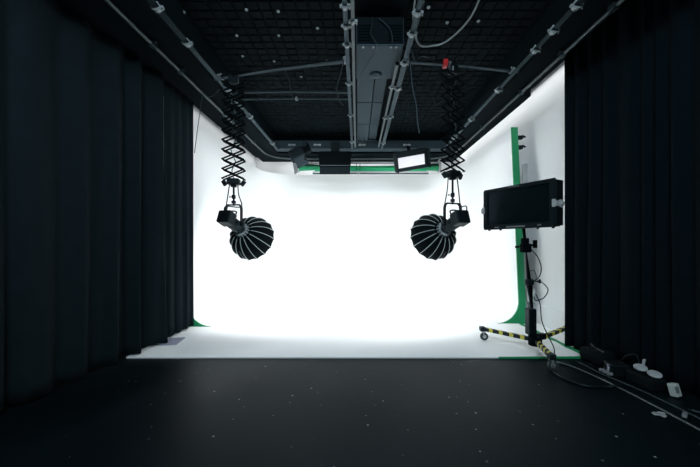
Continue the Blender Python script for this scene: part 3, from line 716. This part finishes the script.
cable([(0.53, 3.0, CP), (0.58, 3.1, CP - 0.03), (0.66, 3.15, CP + 0.04), (0.74, 3.22, XZ + 0.03)], 0.006, 'darkcable', 'short dark cable bridging from centre pipe to right cross pipe')
cable([(-0.76, 3.36, XZ - 0.02), (-0.77, 3.34, XZ - 0.06), (-0.73, 3.33, XZ - 0.13), (-0.71, 3.33, XZ - 0.22), (-0.69, 3.33, XZ - 0.34)], 0.005, 'darkcable', 'short dark cord dangling from the left cross pipe')
cable([(-0.125, 3.1, CP), (-0.16, 3.1, CP - 0.15), (-0.20, 3.1, CP - 0.30), (-0.18, 3.1, CP - 0.42), (-0.14, 3.1, CP - 0.48)], 0.005, 'darkcable', 'thin cord hanging beside the outer pipe left of the air conditioner')
cable([(-1.60, 3.62, SZ - 0.06), (-1.70, 3.68, SZ - 0.11), (-1.80, 3.74, SZ - 0.09), (-1.87, 3.78, SZ - 0.056), (-1.90, 3.79, SZ - 0.16), (-1.94, 3.80, SZ - 0.40), (-1.985, 3.80, SZ - 0.75)], 0.004, 'darkcable', 'loose grey cord hanging from the curtain track beside the left curtain')
cable([(0.14, 2.96, CZ - 0.06), (0.145, 2.95, H + 2.07), (0.13, 2.95, H + 1.99), (0.16, 2.95, H + 1.93), (0.19, 2.96, H + 1.885), (0.17, 3.1, H + 1.89), (0.05, 3.5, H + 1.885), (0.0, 3.75, H + 1.88)], 0.004, 'darkcable', 'thin wire running down the air conditioner front and under it')
cable([(0.20, 2.96, CZ - 0.06), (0.25, 2.955, H + 2.10), (0.31, 2.95, H + 2.03), (0.335, 2.95, H + 1.95), (0.335, 2.98, H + 1.885)], 0.006, 'darkcable', 'dark wire curving across the air conditioner front')
cable([(0.515, 2.2, CP + 0.03), (0.52, 2.6, CP + 0.03), (0.515, 3.0, CP + 0.035), (0.52, 3.4, CP + 0.03), (0.515, 4.2, CP + 0.03), (0.52, 6.0, CP + 0.03)], 0.009, 'darkcable', 'dark cable strapped along the pipe right of the air conditioner')

# ------------------------------------------------------------------ floor clutter on the right
cable([(1.74, 2.86, 0.010), (1.84, 2.84, 0.010), (1.91, 2.72, 0.010), (1.955, 2.5, 0.010), (1.985, 2.2, 0.010), (2.00, 1.7, 0.010), (1.99, 1.2, 0.010), (2.0, 0.5, 0.010)], 0.007, 'floorcable', 'long grey cable lying straight along the black floor by the right curtain')
cable([(2.03, 2.88, 0.009), (2.04, 2.6, 0.009), (2.10, 2.3, 0.009), (2.13, 1.9, 0.009), (2.12, 1.4, 0.009), (2.15, 0.6, 0.009)], 0.007, 'darkcable', 'dark cable on the floor parallel to the long grey cable')
cable([(1.67, 2.66, 0.012), (1.66, 2.52, 0.010), (1.74, 2.38, 0.010), (1.90, 2.36, 0.010), (1.95, 2.34, 0.03), (2.05, 2.36, 0.012)], 0.009, 'cable', 'black cable looping over the floor from the front caster')
cable([(1.86, 1.45, 0.007), (1.82, 1.2, 0.007), (1.76, 1.0, 0.007), (1.72, 0.6, 0.007)], 0.005, 'darkcable', 'thin dark lead on the open floor right of the camera')
cable([(2.27, 2.70, 0.06), (2.29, 2.64, 0.14), (2.31, 2.57, 0.17), (2.30, 2.53, 0.08), (2.27, 2.52, 0.008)], 0.007, 'cable', 'black cable arching beside the equipment bag')
cable([(2.17, 2.04, 0.009), (2.24, 1.92, 0.02), (2.28, 1.80, 0.02), (2.26, 1.65, 0.009), (2.20, 1.55, 0.009)], 0.008, 'darkcable', 'dark coiled lead beside the grey oval pads')
bg = thing('equipment_bag', (2.18, 2.80, 0.0), 'black equipment bag slumped on the floor beside the right curtain', 'bag')
m = MB(); m.box((2.19, 2.84, 0.075), (0.17, 0.24, 0.125), Matrix.Rotation(0.15, 3, 'Z'), 0.04); m.build('body', M['bag'], bg, smooth=True)
m = MB().tube(smooth_path([(2.13, 2.77, 0.13), (2.14, 2.80, 0.165), (2.16, 2.87, 0.165), (2.17, 2.90, 0.13)], 5), 0.009, 6); m.build('handle', M['cable'], bg, smooth=True)
m = MB().bar((2.17, 2.74, 0.139), (2.20, 2.94, 0.139), 0.008, 0.004); m.build('zip', M['midgrey'], bg)
cs = thing('power_supply', (2.15, 2.60, 0.0), 'small black power box with a lilac label and plugs on the floor', 'power supply')
MB().box((2.17, 2.60, 0.05), (0.14, 0.12, 0.10), Matrix.Rotation(-0.2, 3, 'Z'), 0.01).build('case', M['blackplastic'], cs)
MB().box((2.098, 2.60, 0.06), (0.004, 0.03, 0.05), Matrix.Rotation(-0.2, 3, 'Z')).build('label_plate', M['lilac'], cs)
for k in range(3): MB().box((2.075 , 2.555 + 0.04 * k, 0.025), (0.04, 0.022, 0.022), Matrix.Rotation(-0.2, 3, 'Z'), 0.004).build('plug', M['midgrey'], cs)
for i, (x, y, a, w) in enumerate(((2.215, 2.43, 0.9, 'farther'), (2.235, 2.335, 1.0, 'nearer'))):
    m = MB()
    m.lathe([(0, 0.0), (0, 0.024), (0.005, 0.030), (0.014, 0.030), (0.019, 0.024), (0.019, 0)], (0, 0, 0), (-0.5, -0.45, 0.74), 20)
    tn = V((0.62, -0.78, -0.06)).normalized()
    for v in m.bm.verts: v.co = V((x, y, 0.122 - 0.012 * i)) + v.co + tn * v.co.dot(tn) * 0.45
    tag(m.build('oval_pad', M['palegrey'], smooth=True), 'grey oval pad propped against the right curtain, %s of two' % w, 'pad', 'grey oval pads')
m = MB().box((2.225, 2.40, 0.045), (0.13, 0.22, 0.088), Matrix.Rotation(0.05, 3, 'Z'), 0.015)
tag(m.build('gear_case', M['bag']), 'low black gear case under the two grey oval pads', 'case')
tag(MB().bar((2.24, 2.44, 0.125), (2.31, 2.50, 0.165), 0.018, 0.006).build('tape_strip', M['palegrey']), 'pale strip sticking up behind the grey oval pads', 'strip')
wb = thing('plug_adapter', (2.275, 2.23, 0.0), 'small white plug adapter standing on the floor among the cables', 'adapter')
MB().box((2.275, 2.23, 0.048), (0.055, 0.05, 0.088), Matrix.Rotation(0.35, 3, 'Z') @ Matrix.Rotation(-0.25, 3, 'X'), 0.008).build('body', M['white'], wb)
MB().box((2.267, 2.202, 0.06), (0.03, 0.006, 0.04), Matrix.Rotation(0.35, 3, 'Z') @ Matrix.Rotation(-0.25, 3, 'X')).build('socket', M['midgrey'], wb)
m = MB(); ring = [m.bm.verts.new((1.93 + 0.035 * math.cos(a) * (1 + 0.4 * math.sin(3 * a)), 1.98 + 0.03 * math.sin(a), 0.004 + 0.008 * math.sin(2 * a) ** 2)) for a in [2 * math.pi * k / 12 for k in range(12)]]
m.face(ring); g = bmesh.ops.extrude_face_region(m.bm, geom=m.bm.faces[:]); [setattr(v, 'co', v.co + V((0, 0, 0.004))) for v in g['geom'] if isinstance(v, bmesh.types.BMVert)]
tag(m.build('paper_scrap', M['palegrey']), 'crumpled pale paper scrap next to the long grey floor cable', 'scrap')
tag(MB().box((2.075, 1.97, 0.012), (0.07, 0.025, 0.018), Matrix.Rotation(0.7, 3, 'Z'), 0.006).build('cable_connector', M['midgrey']), 'grey cable connector lying in front of the white plug adapter', 'connector')
tag(MB().box((-2.02, 3.42, FZ + 0.006), (0.16, 0.24, 0.01), Matrix.Rotation(0.15, 3, 'Z')).build('card_strip', M['lilac']), 'lilac grey card lying on the cove floor by the left curtain', 'card')

# ------------------------------------------------------------------ light
w = bpy.data.worlds.new('World'); S.world = w; w.use_nodes = True
w.node_tree.nodes['Background'].inputs['Color'].default_value = (0.62, 0.82, 1.0, 1)
w.node_tree.nodes['Background'].inputs['Strength'].default_value = 0.10
def area(name, loc, target, size, power, col=(1, 1, 1), shape='DISK', sy=None):
    l = bpy.data.lights.new(name, 'AREA'); l.energy = power; l.color = col; l.shape = shape; l.size = size
    if sy: l.size_y = sy
    o = bpy.data.objects.new(name, l); C.objects.link(o); o.location = loc
    o.rotation_euler = (V(target) - V(loc)).to_track_quat('-Z', 'Y').to_euler(); return o
# unseen lamps added to brighten the cove, just under the ceiling, aimed straight down
for fx in (-0.95, 1.05):
    area('cove_fill', (fx, 4.75, CZ - 0.09), (fx, 4.76, 0.0), 0.5, 15, (0.95, 0.99, 1.0))
    area('cove_strip_fill', (fx, 6.39, SZ - 0.10), (fx, 7.0, 0.0), 1.1, 8, (0.95, 0.99, 1.0), 'RECTANGLE', 0.12)  # unseen strip added under the back soffit to lighten back wall and green roll
# unseen lamps added between the soffit and the outer walls to lighten those walls
area('wall_fill', (0.0, 7.5, CZ - 0.03), (0.0, 7.52, 0), 3.8, 26, (0.97, 0.99, 1.0), 'RECTANGLE', 0.2)
area('wall_fill', (-2.38, 5.6, CZ - 0.03), (-2.38, 5.61, 0), 0.15, 7, (0.97, 0.99, 1.0), 'RECTANGLE', 4.6)
area('wall_fill', (2.34, 5.3, CZ - 0.03), (2.34, 5.31, 0), 0.15, 10, (0.97, 0.99, 1.0), 'RECTANGLE', 4.4)
# unseen lamp added behind the camera to brighten the right wall and dark gear
area('front_fill', (0.0, -0.9, CZ - 0.10), (0.4, 4.5, 1.2), 2.2, 170, (0.74, 0.91, 1.0), 'RECTANGLE', 0.35)

# ------------------------------------------------------------------ camera
cam = bpy.data.cameras.new('camera'); cam.sensor_width = 36; cam.lens = 16.0; cam.clip_start = 0.02
co = bpy.data.objects.new('camera', cam); C.objects.link(co); co.location = (0, 0, H)
co.rotation_euler = (math.radians(90), 0, 0); cam.shift_x = -0.010; cam.shift_y = 0.0136
S.camera = co
S.view_settings.view_transform = 'Standard'; S.view_settings.look = 'None'; S.view_settings.gamma = 1; S.view_settings.use_curve_mapping = False
S.view_settings.exposure = 0.0
